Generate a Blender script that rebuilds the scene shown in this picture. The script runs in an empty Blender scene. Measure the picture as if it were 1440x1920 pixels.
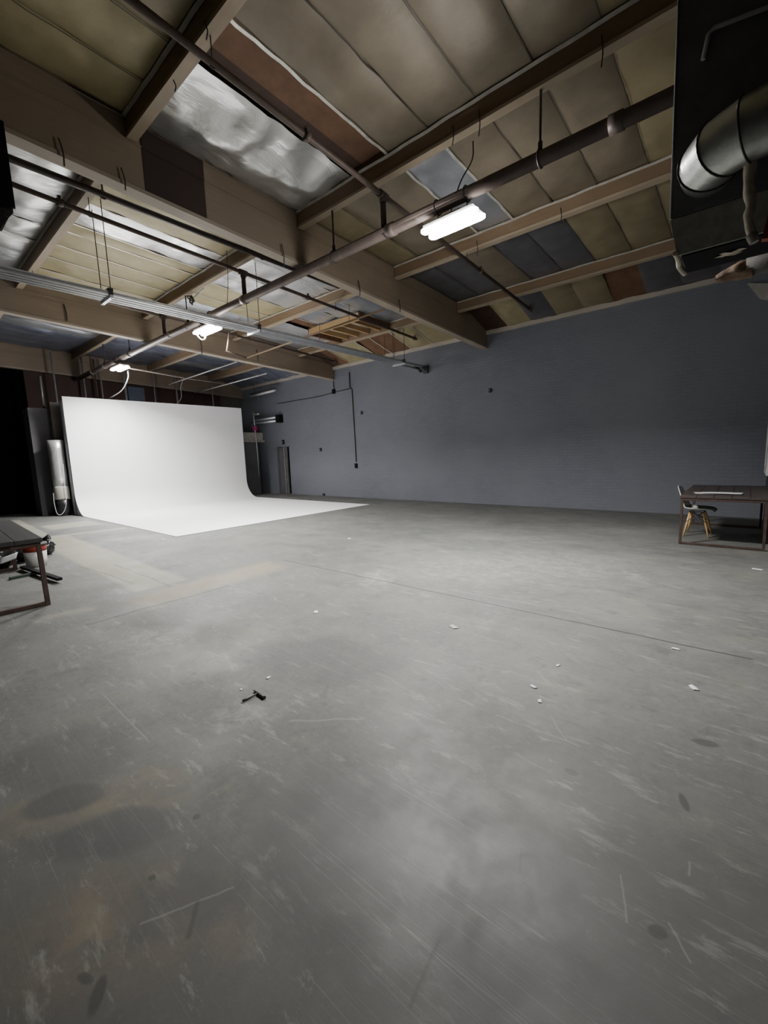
import bpy, bmesh, math, random
from mathutils import Vector, Matrix, noise
random.seed(7)
COL = bpy.context.scene.collection
# ------------------------------------------------------------------ camera
F, YAW, PIT, ROL, H = 796.0, -.7065, -.1338, -.0352, 1.53
fw = Vector((math.sin(YAW)*math.cos(PIT), math.cos(YAW)*math.cos(PIT), math.sin(PIT)))
r0 = Vector((math.cos(YAW), -math.sin(YAW), 0)); u0 = r0.cross(fw)
RT = r0*math.cos(ROL)+u0*math.sin(ROL); UP = -r0*math.sin(ROL)+u0*math.cos(ROL)
CP = Vector((0, 0, H))
cd = bpy.data.cameras.new('camera'); cam = bpy.data.objects.new('camera', cd); COL.objects.link(cam)
cd.sensor_fit = 'VERTICAL'; cd.sensor_height = 36; cd.lens = F*36/1920; cd.clip_start = .05; cd.clip_end = 200
m3 = Matrix((RT, UP, -fw)).transposed()
cam.matrix_world = Matrix.Translation(CP) @ m3.to_4x4()
bpy.context.scene.camera = cam

def at(px, py, ax, val):
    """point of the room seen at a photo pixel, on the plane axis = val"""
    d = RT*(px-720)-UP*(py-960)+fw*F
    return CP + d*((val-CP[ax])/d[ax])

# ------------------------------------------------------------------ mesh helpers
class MB:
    def __init__(s): s.v = []; s.f = []; s.m = []; s.s = []
    def add(s, vs, fs, mi=0, smooth=False):
        b = len(s.v); s.v += [tuple(v) for v in vs]
        for f in fs: s.f.append([b+i for i in f]); s.m.append(mi); s.s.append(smooth)
        return s
    def box(s, x0, x1, y0, y1, z0, z1, mi=0):
        vs = [(x, y, z) for z in (z0, z1) for y in (y0, y1) for x in (x0, x1)]
        return s.add(vs, [(0,2,3,1),(4,5,7,6),(0,1,5,4),(2,6,7,3),(0,4,6,2),(1,3,7,5)], mi)
    def hexa(s, lo, hi, mi=0):     # four bottom points, four top points
        return s.add(list(lo)+list(hi), [(3,2,1,0),(4,5,6,7),(0,1,5,4),(1,2,6,5),(2,3,7,6),(3,0,4,7)], mi)
    def bar(s, a, b, w, h, mi=0, up=(0,0,1)):
        a, b = Vector(a), Vector(b); d = (b-a).normalized(); u = Vector(up)
        if abs(d.dot(u)) > .98: u = Vector((1,0,0))
        r = d.cross(u).normalized(); u = r.cross(d).normalized()
        q = [-r*w/2-u*h/2, r*w/2-u*h/2, r*w/2+u*h/2, -r*w/2+u*h/2]
        return s.hexa([a+k for k in q], [b+k for k in q], mi)
    def tube(s, pts, r, n=10, mi=0, cap=True):
        pts = [Vector(p) for p in pts]; rs = r if isinstance(r, (list, tuple)) else [r]*len(pts)
        vs = []; prev = None
        for i, p in enumerate(pts):
            d = (pts[min(i+1, len(pts)-1)]-pts[max(i-1, 0)]).normalized()
            if prev is None:
                u = Vector((0,0,1)) if abs(d.z) < .9 else Vector((1,0,0))
            else: u = prev
            a = d.cross(u).normalized(); u = a.cross(d).normalized(); prev = u
            for k in range(n):
                t = 2*math.pi*k/n; vs.append(p+(a*math.cos(t)+u*math.sin(t))*rs[i])
        fs = [(i*n+k, i*n+(k+1)%n, (i+1)*n+(k+1)%n, (i+1)*n+k) for i in range(len(pts)-1) for k in range(n)]
        s.add(vs, fs, mi, True)
        if cap:
            b = len(s.v)-len(vs)
            s.f += [[b+k for k in reversed(range(n))], [b+(len(pts)-1)*n+k for k in range(n)]]; s.m += [mi]*2; s.s += [False]*2
        return s
    def lathe(s, c, prof, n=24, mi=0, axis=(0,0,1)):
        c = Vector(c); ax = Vector(axis).normalized(); t = Vector((1,0,0)) if abs(ax.x) < .9 else Vector((0,1,0))
        a = ax.cross(t).normalized(); b = ax.cross(a)
        vs = [c+ax*z+(a*math.cos(2*math.pi*k/n)+b*math.sin(2*math.pi*k/n))*r for r, z in prof for k in range(n)]
        fs = [(i*n+k, i*n+(k+1)%n, (i+1)*n+(k+1)%n, (i+1)*n+k) for i in range(len(prof)-1) for k in range(n)]
        return s.add(vs, fs, mi, True)
    def grid(s, fn, nu, nv, mi=0, smooth=True):
        vs = [fn(i/nu, j/nv) for i in range(nu+1) for j in range(nv+1)]
        fs = [(i*(nv+1)+j, (i+1)*(nv+1)+j, (i+1)*(nv+1)+j+1, i*(nv+1)+j+1) for i in range(nu) for j in range(nv)]
        return s.add(vs, fs, mi, smooth)
    def build(s, name, mats, parent=None, bevel=0):
        me = bpy.data.meshes.new(name); o = bpy.data.objects.new(name, me)
        off = parent.matrix_basis.translation if parent is not None and parent.parent is None else Vector()
        if parent is not None and parent.parent is not None:
            off = parent.parent.matrix_basis.translation + parent.matrix_basis.translation
        me.from_pydata([tuple(Vector(v)-off) for v in s.v], [], s.f)
        for m in (mats if isinstance(mats, (list, tuple)) else [mats]): me.materials.append(m)
        for p, mi, sm in zip(me.polygons, s.m, s.s): p.material_index = mi; p.use_smooth = sm
        bm = bmesh.new(); bm.from_mesh(me); bmesh.ops.recalc_face_normals(bm, faces=bm.faces); bm.to_mesh(me); bm.free()
        COL.objects.link(o)
        if parent is not None: o.parent = parent
        if bevel:
            b = o.modifiers.new('bevel', 'BEVEL'); b.width = bevel; b.segments = 2; b.limit_method = 'ANGLE'
        return o

def thing(name, label, cat, loc=(0,0,0), group=None):
    o = bpy.data.objects.new(name, None); COL.objects.link(o); o.location = loc; o.empty_display_size = .1
    return tag(o, label, cat, group)
def tag(o, label, cat, group=None):
    o['label'] = label; o['category'] = cat; o['kind'] = 'thing'
    if group: o['group'] = group
    return o
def struct(o, label=None):
    o['kind'] = 'structure'
    if label: o['label'] = label
    return o
def smoothpath(pts, n=8):
    P = [Vector(p) for p in pts]; P = [P[0]*2-P[1]]+P+[P[-1]*2-P[-2]]; out = []
    for i in range(1, len(P)-2):
        for k in range(n):
            t = k/n; a, b, c, d = P[i-1:i+3]
            out.append(.5*((2*b)+(c-a)*t+(2*a-5*b+4*c-d)*t*t+(3*b-a-3*c+d)*t**3))
    return out+[P[-2]]

# ------------------------------------------------------------------ materials
class NT:
    def __init__(s, name):
        s.mat = bpy.data.materials.new(name); s.mat.use_nodes = True; s.t = s.mat.node_tree; s.n = s.t.nodes
        s.b = s.n['Principled BSDF']; s.co = s.n.new('ShaderNodeTexCoord').outputs['Object']
    def new(s, typ, ins=None, **kw):
        n = s.n.new(typ)
        for k, v in kw.items(): setattr(n, k, v)
        for k, v in (ins or {}).items(): s.set(n.inputs[k], v)
        return n
    def set(s, sock, v):
        if isinstance(v, bpy.types.NodeSocket): s.t.links.new(v, sock)
        else: sock.default_value = v
    def math(s, op, a, b=0.0, clamp=False):
        n = s.n.new('ShaderNodeMath'); n.operation = op; n.use_clamp = clamp; s.set(n.inputs[0], a); s.set(n.inputs[1], b); return n.outputs[0]
    def noise(s, scale, detail=4, rough=.55, vec=None, dist=0):
        n = s.new('ShaderNodeTexNoise', {'Vector': vec or s.co, 'Scale': scale, 'Detail': detail, 'Roughness': rough, 'Distortion': dist}); return n.outputs['Fac']
    def ramp(s, fac, *stops):
        n = s.n.new('ShaderNodeValToRGB'); s.set(n.inputs[0], fac); e = n.color_ramp.elements
        while len(e) < len(stops): e.new(.5)
        for k, (p, c) in zip(e, stops): k.position = p; k.color = (*c, 1) if len(c) == 3 else c
        return n.outputs[0]
    def rng(s, fac, a, b, c=0., d=1.):
        n = s.new('ShaderNodeMapRange', {0: fac, 1: a, 2: b, 3: c, 4: d}); n.interpolation_type = 'SMOOTHSTEP'; return n.outputs[0]
    def mix(s, fac, a, b, mode='MIX'):
        n = s.n.new('ShaderNodeMix'); n.data_type = 'RGBA'; n.blend_type = mode; s.set(n.inputs[0], fac)
        for i, v in ((6, a), (7, b)): s.set(n.inputs[i], (*v, 1) if isinstance(v, tuple) and len(v) == 3 else v)
        return n.outputs[2]
    def mapping(s, loc=(0,0,0), rot=(0,0,0), sc=(1,1,1), typ='POINT', vec=None):
        n = s.new('ShaderNodeMapping', {'Vector': vec or s.co, 'Location': loc, 'Rotation': rot, 'Scale': sc}, vector_type=typ); return n.outputs[0]
    def bump(s, h, st=.3, d=.02):
        n = s.new('ShaderNodeBump', {'Height': h, 'Strength': st, 'Distance': d}); s.t.links.new(n.outputs[0], s.b.inputs['Normal'])
    def out(s, col, rough=.6, metal=0.):
        s.set(s.b.inputs['Base Color'], (*col, 1) if isinstance(col, tuple) and len(col) == 3 else col)
        s.set(s.b.inputs['Roughness'], rough); s.set(s.b.inputs['Metallic'], metal); return s.mat

def mat(name, c, c2=None, rough=.6, metal=0., scale=6, bump=0., detail=4, stretch=None):
    n = NT(name); c2 = c2 or tuple(x*.75 for x in c)
    vec = n.mapping(sc=stretch) if stretch else None
    f = n.noise(scale, detail, .6, vec)
    if bump: n.bump(n.noise(scale*3, 4, .6, vec), bump, .01)
    return n.out(n.ramp(f, (.3, c2), (.7, c)), rough, metal)

M = {}
M['tan'] = mat('tan_foil', (.40,.345,.20), (.30,.255,.14), .55, .15, 2.5, .35)
M['tan_dark'] = mat('tan_foil_dull', (.27,.225,.135), (.20,.165,.095), .55, .15, 2.5, .35)
M['tan_grey'] = mat('grey_tan_foil', (.215,.18,.128), (.155,.128,.09), .55, .15, 2.5, .35)
M['blue'] = mat('blue_grey_foil', (.17,.165,.175), (.125,.12,.13), .45, .45, 2.5, .3)
M['board'] = mat('exposed_roof_board', (.17,.088,.042), (.115,.056,.028), .7, 0, 5, .2)
M['board_dark'] = mat('dark_and_shaded_board', (.07,.035,.024), (.045,.023,.016), .75, 0, 5, .2)
def silver(name, c):
    n = NT(name); f = n.noise(2.6, 5, .55, n.mapping(sc=(1.3,.45,1)), dist=.4); n.bump(f, .45, .06)
    return n.out(n.ramp(n.noise(1.3, 4), (.3, tuple(x*.8 for x in c)), (.7, c)), .34, .75)
M['silver'] = silver('silver_foil', (.80,.80,.80))
M['silver_blue'] = silver('silver_foil_bluish', (.56,.58,.62))
M['silver_dark'] = silver('silver_foil_dark', (.30,.32,.42))
M['foiltape'] = mat('foil_seam', (.75,.73,.68), (.5,.48,.42), .4, .5, 9)
M['deck'] = mat('roof_deck', (.06,.04,.03))
def wood(name, a, b, rough=.65, ax=0, sc=3.):
    n = NT(name); s = [9*sc/3]*3; s[ax] = .7
    v = n.mapping(sc=tuple(s)); g = n.noise(2.2, 6, .65, v, .3); k = n.noise(1.1, 3)
    n.bump(g, .25, .008)
    return n.out(n.mix(n.rng(k, .3, .7), n.ramp(g, (.25, b), (.75, a)), tuple(x*.72 for x in a), 'MIX'), rough)
M['girder'] = wood('girder_wood', (.29,.225,.16), (.20,.152,.105), .65, 1)
M['girder_strip'] = wood('girder_bottom_wood', (.38,.32,.25), (.27,.22,.17), .65, 1)
M['girder_dark'] = wood('girder_stained_wood', (.045,.022,.017), (.03,.016,.012), .7, 1)
M['purlin'] = wood('purlin_wood', (.27,.185,.112), (.18,.118,.07), .65, 0)
M['purlin_strip'] = wood('purlin_bottom_wood', (.42,.34,.245), (.30,.235,.165), .65, 0)
M['raw'] = wood('raw_lumber', (.55,.36,.17), (.40,.24,.10), .6, 0)
M['brownpipe'] = mat('painted_iron_pipe', (.20,.16,.145), (.135,.105,.095), .5, .3, 5)
M['rustpipe'] = mat('rusty_pipe', (.12,.088,.072), (.075,.052,.042), .6, .2, 8)
M['darkpipe'] = mat('dark_pipe', (.055,.042,.038), (.035,.028,.025), .5, .3, 8)
M['galv'] = mat('galvanised_steel', (.78,.79,.82), (.62,.63,.66), .28, .6, 7)
M['galv_dull'] = mat('galvanised_duct', (.66,.68,.65), (.46,.48,.46), .34, .85, 14, .1)
M['rod'] = mat('hanger_rod', (.09,.08,.075), None, .5, .4)
M['wire'] = mat('tie_wire', (.05,.045,.04), None, .6)
M['greyrod'] = mat('grey_conduit', (.40,.39,.40), (.28,.27,.28), .4, .5)
M['whitewire'] = mat('white_cable', (.75,.75,.75), None, .5)
M['white'] = mat('white_cove_paint', (.80,.80,.81), (.785,.785,.795), .55, 0, .8)
M['ply'] = mat('plywood_edge', (.30,.27,.22), (.2,.18,.15), .7)
M['greyside'] = mat('grey_cove_edge', (.46,.46,.49), (.34,.34,.37), .6)
M['black'] = mat('matte_black', (.012,.012,.014), (.008,.008,.009), .6)
M['blackduct'] = mat('black_painted_duct', (.21,.205,.225), (.15,.147,.165), .55, 0, 9, .2)
M['skirt'] = mat('grey_black_duct_skirt', (.34,.345,.30), (.22,.225,.195), .6, 0, 25, .2)
M['plastic'] = mat('black_bag_plastic', (.012,.012,.014), (.02,.02,.022), .22, 0, 6, .6)
M['fabric'] = mat('torn_black_fabric', (.035,.035,.035), (.02,.02,.02), .9, 0, 12, .5)
M['tape'] = mat('wrapped_tape', (.70,.62,.50), (.42,.36,.28), .6, 0, 14, .5)
M['paper'] = mat('crumpled_brown_paper', (.22,.14,.085), (.12,.075,.045), .7, 0, 10, .6)
M['greyduct'] = mat('grey_duct_wrap', (.10,.09,.08), (.07,.064,.058), .7, 0, 6, .3)
M['red'] = mat('red_paint', (.35,.05,.03), (.25,.035,.02), .5)
M['pink'] = mat('pink_plastic', (.45,.04,.20), (.35,.03,.15), .45)
M['steel'] = mat('rusty_table_steel', (.095,.06,.05), (.055,.036,.03), .55, .4, 12, .1)
M['top'] = wood('dark_plank_top', (.075,.058,.052), (.04,.03,.028), .45, 1)
M['topx'] = wood('dark_plank_top_long', (.05,.046,.046), (.028,.026,.026), .5, 0)
M['shell'] = mat('white_chair_plastic', (.72,.74,.72), (.68,.70,.68), .35)
M['beech'] = wood('pale_beech', (.68,.43,.17), (.55,.33,.12), .45, 2)
M['whiteplastic'] = mat('white_plastic', (.7,.69,.67), None, .4)
M['papers'] = mat('white_paper', (.7,.72,.75), None, .6)
M['darkgrey'] = mat('dark_grey_plastic', (.06,.06,.065), None, .5)
M['green'] = mat('green_grey_metal', (.05,.07,.06), None, .5, .3)
M['lightbody'] = mat('white_fixture_housing', (.75,.75,.75), None, .4)
M['brownwall'] = mat('brown_board_wall', (.075,.038,.030), (.045,.023,.019), .75, 0, 1.4, .1)
M['tanpanel'] = mat('tan_wall_panel', (.13,.115,.10), (.09,.078,.068), .8, 0, 2)
M['bluepanel'] = mat('blue_grey_panel', (.13,.16,.22), (.09,.11,.16), .5)
M['darkwallgrey'] = mat('charcoal_partition', (.115,.11,.115), (.085,.082,.088), .8, 0, 2)
M['void'] = mat('black_navy_curtain', (.0035,.004,.007), (.002,.0025,.004), .95)
M['ledge'] = mat('pale_ledge', (.42,.40,.36), (.28,.26,.23), .7, 0, 6)
M['ledger'] = wood('wall_ledger_wood', (.55,.50,.43), (.38,.33,.27), .7, 0)
M['hammer'] = mat('dark_hammer_steel', (.11,.11,.107), (.05,.05,.049), .5, .0, 60)
M['sideplain'] = mat('plain_wall', (.045,.045,.05), None, .8)
for k in ('black', 'void'): M[k].node_tree.nodes['Principled BSDF'].inputs['Specular IOR Level'].default_value = .08
def emit(name, c, st):
    n = NT(name); n.set(n.b.inputs['Emission Color'], (*c, 1)); n.set(n.b.inputs['Emission Strength'], st); return n.out((.9,.9,.9), .4)
M['led'] = emit('glowing_diffuser', (1,.985,.94), 28)

# dark painted brick wall
n = NT('charcoal_painted_brick')
v = n.mapping(rot=(math.pi/2, 0, 0))
br = n.new('ShaderNodeTexBrick', {'Vector': v, 'Scale': 1., 'Brick Width': .21, 'Row Height': .075, 'Mortar Size': .006, 'Mortar Smooth': .4,
     'Color1': (.128,.138,.168,1), 'Color2': (.150,.160,.192,1), 'Mortar': (.108,.117,.143,1)})
big = n.noise(.35, 5, .6); st = n.noise(2., 6, .6, n.mapping(sc=(.5,1,3)))
c = n.mix(n.rng(big, .3, .7), br.outputs[0], (.165,.173,.202)); c = n.mix(n.rng(st, .62, .8, 0, .5), c, (.21,.215,.235))
h = n.math('ADD', n.math('MULTIPLY', br.outputs['Fac'], -1.), n.math('MULTIPLY', n.noise(30, 3), .5))
n.bump(h, .35, .006); M['brick'] = n.out(c, .62)

# ---- concrete floor
n = NT('worn_concrete')
wob = n.new('ShaderNodeTexNoise', {'Vector': n.co, 'Scale': 2.2, 'Detail': 5}).outputs['Color']
wv = n.new('ShaderNodeVectorMath', {0: wob, 1: (.5,.5,.5)}, operation='SUBTRACT').outputs[0]
def warped(k):
    sc = n.new('ShaderNodeVectorMath', {0: wv, 'Scale': k}, operation='SCALE').outputs[0]
    return n.new('ShaderNodeVectorMath', {0: n.co, 1: sc}, operation='ADD').outputs[0]
W1, W2, W3 = warped(.05), warped(.35), warped(.9)
def segmask(a, b, width, soft=.02, vec=None, ext=0.):
    a, b = Vector(a), Vector(b); c = (a+b)/2; d = b-a; ang = math.atan2(d.y, d.x); L = d.length/2+ext
    m = n.mapping(loc=(c.x, c.y, 0), rot=(0,0,ang), typ='TEXTURE', vec=vec or n.co)
    sp = n.new('ShaderNodeSeparateXYZ', {0: m})
    ax = n.rng(n.math('ABSOLUTE', sp.outputs[0]), L-soft, L+soft, 1, 0); ay = n.rng(n.math('ABSOLUTE', sp.outputs[1]), width/2-min(soft, width/2), width/2+soft, 1, 0)
    return n.math('MULTIPLY', ax, ay)
def ellmask(c, rx, ry, ang, soft=.25, vec=None):
    m = n.mapping(loc=(c[0], c[1], 0), rot=(0,0,ang), sc=(rx, ry, 1), typ='TEXTURE', vec=vec or n.co)
    l = n.new('ShaderNodeVectorMath', {0: m}, operation='LENGTH').outputs['Value']; return n.rng(l, 1-soft, 1+soft, 1, 0)
fl = lambda x, y: at(x, y, 2, 0)
base = n.ramp(n.noise(.55, 7, .62, n.mapping(loc=(3.3,1.6,0), vec=W2)), (.25, (.135,.138,.138)), (.5, (.195,.194,.186)), (.75, (.265,.262,.246)))
c = n.mix(n.rng(n.noise(1.7, 6, .65, W3), .35, .72, 0, .55), base, (.125,.128,.130))
c = n.mix(n.rng(n.noise(.9, 5, .6, n.mapping(loc=(7,3,0))), .55, .75, 0, .5), c, (.30,.275,.215))
fine = n.noise(24, 5, .7); c = n.mix(n.rng(fine, .3, .75, 0, .35), c, (.30,.30,.29))
pt = n.noise(75, 2, .6); c = n.mix(n.rng(pt, .66, .74, 0, .5), c, (.5,.5,.48)); c = n.mix(n.rng(n.noise(60, 3, .6, n.mapping(loc=(4,4,0))), .66, .74, 0, .5), c, (.07,.07,.07))
# near the camera the slab is browner, with light falloff darkened into its colour
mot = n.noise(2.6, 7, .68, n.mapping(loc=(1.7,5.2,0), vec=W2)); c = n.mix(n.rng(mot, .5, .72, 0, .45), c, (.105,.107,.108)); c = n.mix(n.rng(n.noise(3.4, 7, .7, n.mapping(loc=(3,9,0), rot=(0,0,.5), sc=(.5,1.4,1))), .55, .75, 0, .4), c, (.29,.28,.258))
near_dim = ellmask((-.2, .2), 2.6, 1.75, .6, .6, W2); c = n.mix(n.math('MULTIPLY', near_dim, .78), c, (.082,.075,.069))
for (lx, an, sx, sy, sc, lo, hi, k, cc) in ((1,.35,.45,1.6,5.,.56,.66,.5,(.40,.40,.385)), (5,-.4,.4,1.8,6.,.57,.66,.45,(.43,.42,.40)), (9,1.1,.6,1.4,7.,.58,.66,.4,(.40,.39,.36)), (13,.6,1,1,4.,.56,.68,.5,(.085,.087,.088)), (17,-.7,.4,1.6,9.,.58,.68,.45,(.10,.10,.10)), (21,.2,1,1,1.6,.52,.7,.4,(.30,.265,.19))):
    f = n.noise(sc, 9, .74, n.mapping(loc=(lx,lx*.7,0), rot=(0,0,an), sc=(sx,sy,1)), .3); c = n.mix(n.rng(f, lo, hi, 0, k), c, cc)
# patched trench and pale plates by the cove
tr = segmask(fl(95,1008), fl(305,1098), .62, .05, W1); c = n.mix(n.math('MULTIPLY', tr, .8), c, (.44,.40,.30))
tr2 = segmask(fl(250,1133), fl(520,1056), .55, .18, W2); c = n.mix(n.math('MULTIPLY', tr2, .8), c, (.40,.34,.23))
e1 = segmask(fl(160,1172), fl(430,1098), .025, .015, warped(.12)); c = n.mix(n.math('MULTIPLY', e1, .9), c, (.06,.055,.045))
e2 = segmask(fl(215,1058), fl(322,1101), .02, .012, warped(.12)); c = n.mix(n.math('MULTIPLY', e2, .7), c, (.09,.085,.075))
e3 = segmask(fl(150,1060), fl(250,1095), .02, .012, warped(.12)); c = n.mix(n.math('MULTIPLY', e3, .6), c, (.10,.095,.085))
pp = segmask((fl(70,985)+fl(105,996))/2, (fl(160,970)+fl(200,990))/2, 1.15, .06, W1); c = n.mix(n.math('MULTIPLY', pp, .8), c, (.43,.41,.33))
p2 = segmask(fl(85,1008), fl(235,990), .22, .03, W1); c = n.mix(n.math('MULTIPLY', p2, .8), c, (.47,.45,.37))
p3 = segmask(fl(28,975), fl(85,1005), .18, .03, W1); c = n.mix(n.math('MULTIPLY', p3, .7), c, (.45,.42,.34))
pa = segmask(fl(75,1160), fl(175,1140), .12, .06, W2); c = n.mix(n.math('MULTIPLY', pa, .7), c, (.36,.33,.27))
brk = n.rng(n.noise(5, 9, .72, n.mapping(loc=(2,8,0))), .40, .58, .25, 1)
# brown and rusty stains near left, dark worn ovals; broad near ones paint in the dim foreground
s1 = segmask(fl(20,1530), fl(330,1470), .22, .12, W2); c = n.mix(n.math('MULTIPLY', n.math('MULTIPLY', s1, brk), .75), c, (.25,.205,.14))
s2 = segmask(fl(60,1790), fl(330,1640), .30, .16, W2); c = n.mix(n.math('MULTIPLY', n.math('MULTIPLY', s2, brk), .8), c, (.22,.175,.12))
s3 = segmask(fl(330,1740), fl(440,1680), .2, .12, W2); c = n.mix(n.math('MULTIPLY', n.math('MULTIPLY', s3, brk), .75), c, (.21,.165,.11))
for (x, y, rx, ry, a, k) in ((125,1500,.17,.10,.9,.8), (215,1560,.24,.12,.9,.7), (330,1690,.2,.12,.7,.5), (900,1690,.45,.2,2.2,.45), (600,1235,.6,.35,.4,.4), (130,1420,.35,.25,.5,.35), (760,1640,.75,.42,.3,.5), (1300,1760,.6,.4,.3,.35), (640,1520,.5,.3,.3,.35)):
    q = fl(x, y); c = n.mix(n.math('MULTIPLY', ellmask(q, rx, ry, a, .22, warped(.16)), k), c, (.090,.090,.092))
for (x, y, rx, ry, a, k) in ((1232,1743,.028,.022,.5,.8), (186,1862,.018,.05,1.,.75), (1320,1392,.06,.03,.3,.6), (287,1645,.012,.012,0,.7), (368,1531,.015,.015,0,.7), (1070,1447,.03,.02,0,.5), (1283,1505,.015,.05,.3,.7), (163,1832,.03,.012,.4,.6)):
    q = fl(x, y); c = n.mix(n.math('MULTIPLY', ellmask(q, rx, ry, a, .25, warped(.03)), k), c, (.045,.043,.04))
for (x, y, rx, ry, k) in ((480,1330,.22,.12,.45), (275,1200,.35,.2,.5), (980,1065,1.6,.6,.35), (1190,1082,.12,.3,.4), (700,1090,.2,.45,.5), (1200,993,.6,.3,.35), (830,1420,.3,.2,.12)):
    q = fl(x, y); m = n.math('MULTIPLY', ellmask(q, rx, ry, .7, .6, W2), n.rng(n.noise(9, 6, .7, dist=.8), .4, .65, .15, 1)); c = n.mix(n.math('MULTIPLY', m, k), c, (.48,.47,.44))
# long fine scratches in several directions
sm = None
for (ang, sx, sy, sc, th) in ((.45,.03,7,1.,.003), (-.35,.035,8,1.,.003), (1.2,.03,7,1.1,.0028), (2.3,.035,8,1.,.0026), (.1,.03,9,.9,.003)):
    f = n.noise(sc*1.7, 0, .4, n.mapping(rot=(0,0,ang), sc=(sx, sy, 1), loc=(ang*5,0,0))); lin = n.rng(n.math('ABSOLUTE', n.math('SUBTRACT', f, .5)), 0, th, 1, 0)
    gate = n.rng(n.noise(1.3, 5, .65, n.mapping(loc=(ang*11, 4, 0))), .46, .6); lin = n.math('MULTIPLY', lin, gate)
    sm = lin if sm is None else n.math('MAXIMUM', sm, lin)
c = n.mix(n.math('MULTIPLY', sm, .42), c, (.42,.42,.40))
for (a, b, w) in (((1010,1258),(1030,1283),.02), ((692,1097),(712,1068),.04), ((545,1352),(680,1347),.012), ((1295,1622),(1298,1650),.006), ((1250,1720),(1295,1795),.006), ((1160,1635),(1172,1720),.005),
                  ((840,1105),(1010,1135),.02), ((930,1340),(1085,1395),.008), ((1030,1340),(1060,1385),.006), ((268,1730),(440,1668),.006), ((1290,1290),(1315,1292),.02)):
    c = n.mix(n.math('MULTIPLY', segmask(fl(*a), fl(*b), w, w*.6, warped(.10)), .28), c, (.45,.45,.43))
j = segmask(fl(532,1050), fl(1412,1237), .016, .005, warped(.02)); c = n.mix(n.math('MULTIPLY', j, .95), c, (.05,.05,.048))
for (a, b, w) in (((350,1760),(372,1690),.012), ((830,1750),(765,1890),.010), ((978,1590),(976,1640),.006)):
    c = n.mix(n.math('MULTIPLY', segmask(fl(*a), fl(*b), w, w*.7, W1), .6), c, (.05,.045,.04))
hh = n.math('SUBTRACT', n.math('MULTIPLY', fine, .5), n.math('MULTIPLY', j, 2.)); n.bump(hh, .12, .01)
ro = n.rng(n.noise(1.2, 5, .6, W2), .3, .7, .5, .7)
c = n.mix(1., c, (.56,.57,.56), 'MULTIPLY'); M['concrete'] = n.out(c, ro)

# ------------------------------------------------------------------ room shell
WY, XR, XF = 11.29, .33, -18.20       # dark brick wall, side wall by the table, wall behind the cove
X1, X2, X3 = -5.66, -11.83, -18.0    # near faces of the three girders
YN = -6.5
zr = lambda y: 5.58-.04*y             # underside of insulation
zp = lambda y: 5.33-.04*y             # underside of purlins
zg = lambda y: 4.80-.04*y             # underside of girders
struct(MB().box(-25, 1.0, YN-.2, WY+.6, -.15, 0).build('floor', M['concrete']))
# brick wall with a doorway
dx0, dx1, dz = -15.66, -14.80, 2.02
w = MB(); w.box(-18.6, dx0, WY, WY+.3, 0, 5.6); w.box(dx1, .9, WY, WY+.3, 0, 5.6); w.box(dx0, dx1, WY, WY+.3, dz, 5.6)
struct(w.build('wall_back', M['brick']))
struct(MB().box(XR, XR+.3, YN, WY, 0, 5.9).build('wall_right', M['sideplain']))
struct(MB().box(-25, XR, YN-.3, YN, 0, 6.2).build('wall_front', M['sideplain']))
w = MB(); w.box(XF-.2, XF, 3.42, WY, 0, 5.6)
wf = struct(w.build('wall_far', M['brownwall']))
struct(MB().box(XF-.35, XF-.25, YN, 3.6, 0, 5.9).build('wall_left', M['void']))
dk = MB(); dk.hexa([(-25,YN,zr(YN)+.12),(1,YN,zr(YN)+.12),(1,WY+.3,zr(WY)+.12),(-25,WY+.3,zr(WY)+.12)],
                   [(-25,YN,zr(YN)+.25),(1,YN,zr(YN)+.25),(1,WY+.3,zr(WY)+.25),(-25,WY+.3,zr(WY)+.25)])
ceil = struct(dk.build('ceiling', M['deck']))
# door: recess, leaf and jamb
d1 = thing('door_1', 'narrow black doorway in the charcoal brick wall', 'door', (dx0, WY, 0)); d1['kind'] = 'structure'; del d1['category']
rc = MB(); rc.box(dx0, dx1, WY+.295, WY+.34, 0, dz); rc.build('recess', M['black'], d1)
lf = MB(); lf.box(dx0+.02, dx0+.42, WY+.10, WY+.14, .01, dz-.02); lf.build('door_leaf', M['darkwallgrey'], d1)
jm = MB(); jm.box(dx0+.43, dx0+.50, WY+.03, WY+.14, .0, dz-.01); jm.box(dx0+.54, dx0+.58, WY+.06, WY+.14, .0, dz-.01); jm.build('jamb', M['greyrod'], d1)
hd = MB(); hd.box(dx0-.05, dx1+.05, WY-.03, WY, dz, dz+.03); hd.build('lintel', M['brick'], d1)
# ledger at the head of the brick wall, with torn foil edge
def lwave(x): return .02*noise.noise((x*3, 0, 1))
lg = MB()
N = 120
xs = [-18.1+(XR+18.1)*i/N for i in range(N+1)]
vs = []
for x in xs:
    k = lwave(x); z0 = 4.70+k*.6
    vs += [(x, WY-.07+k*.3, z0), (x, WY-.07+k*.3, z0+.10+k), (x, WY-.001, z0+.10), (x, WY-.001, z0)]
lg.add(vs, [(4*i+a, 4*i+4+a, 4*i+4+(a+1) % 4, 4*i+(a+1) % 4) for i in range(N) for a in range(4)]+[(0,1,2,3), (4*N+3,4*N+2,4*N+1,4*N)])
struct(lg.build('trim_1', M['ledger']))

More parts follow.
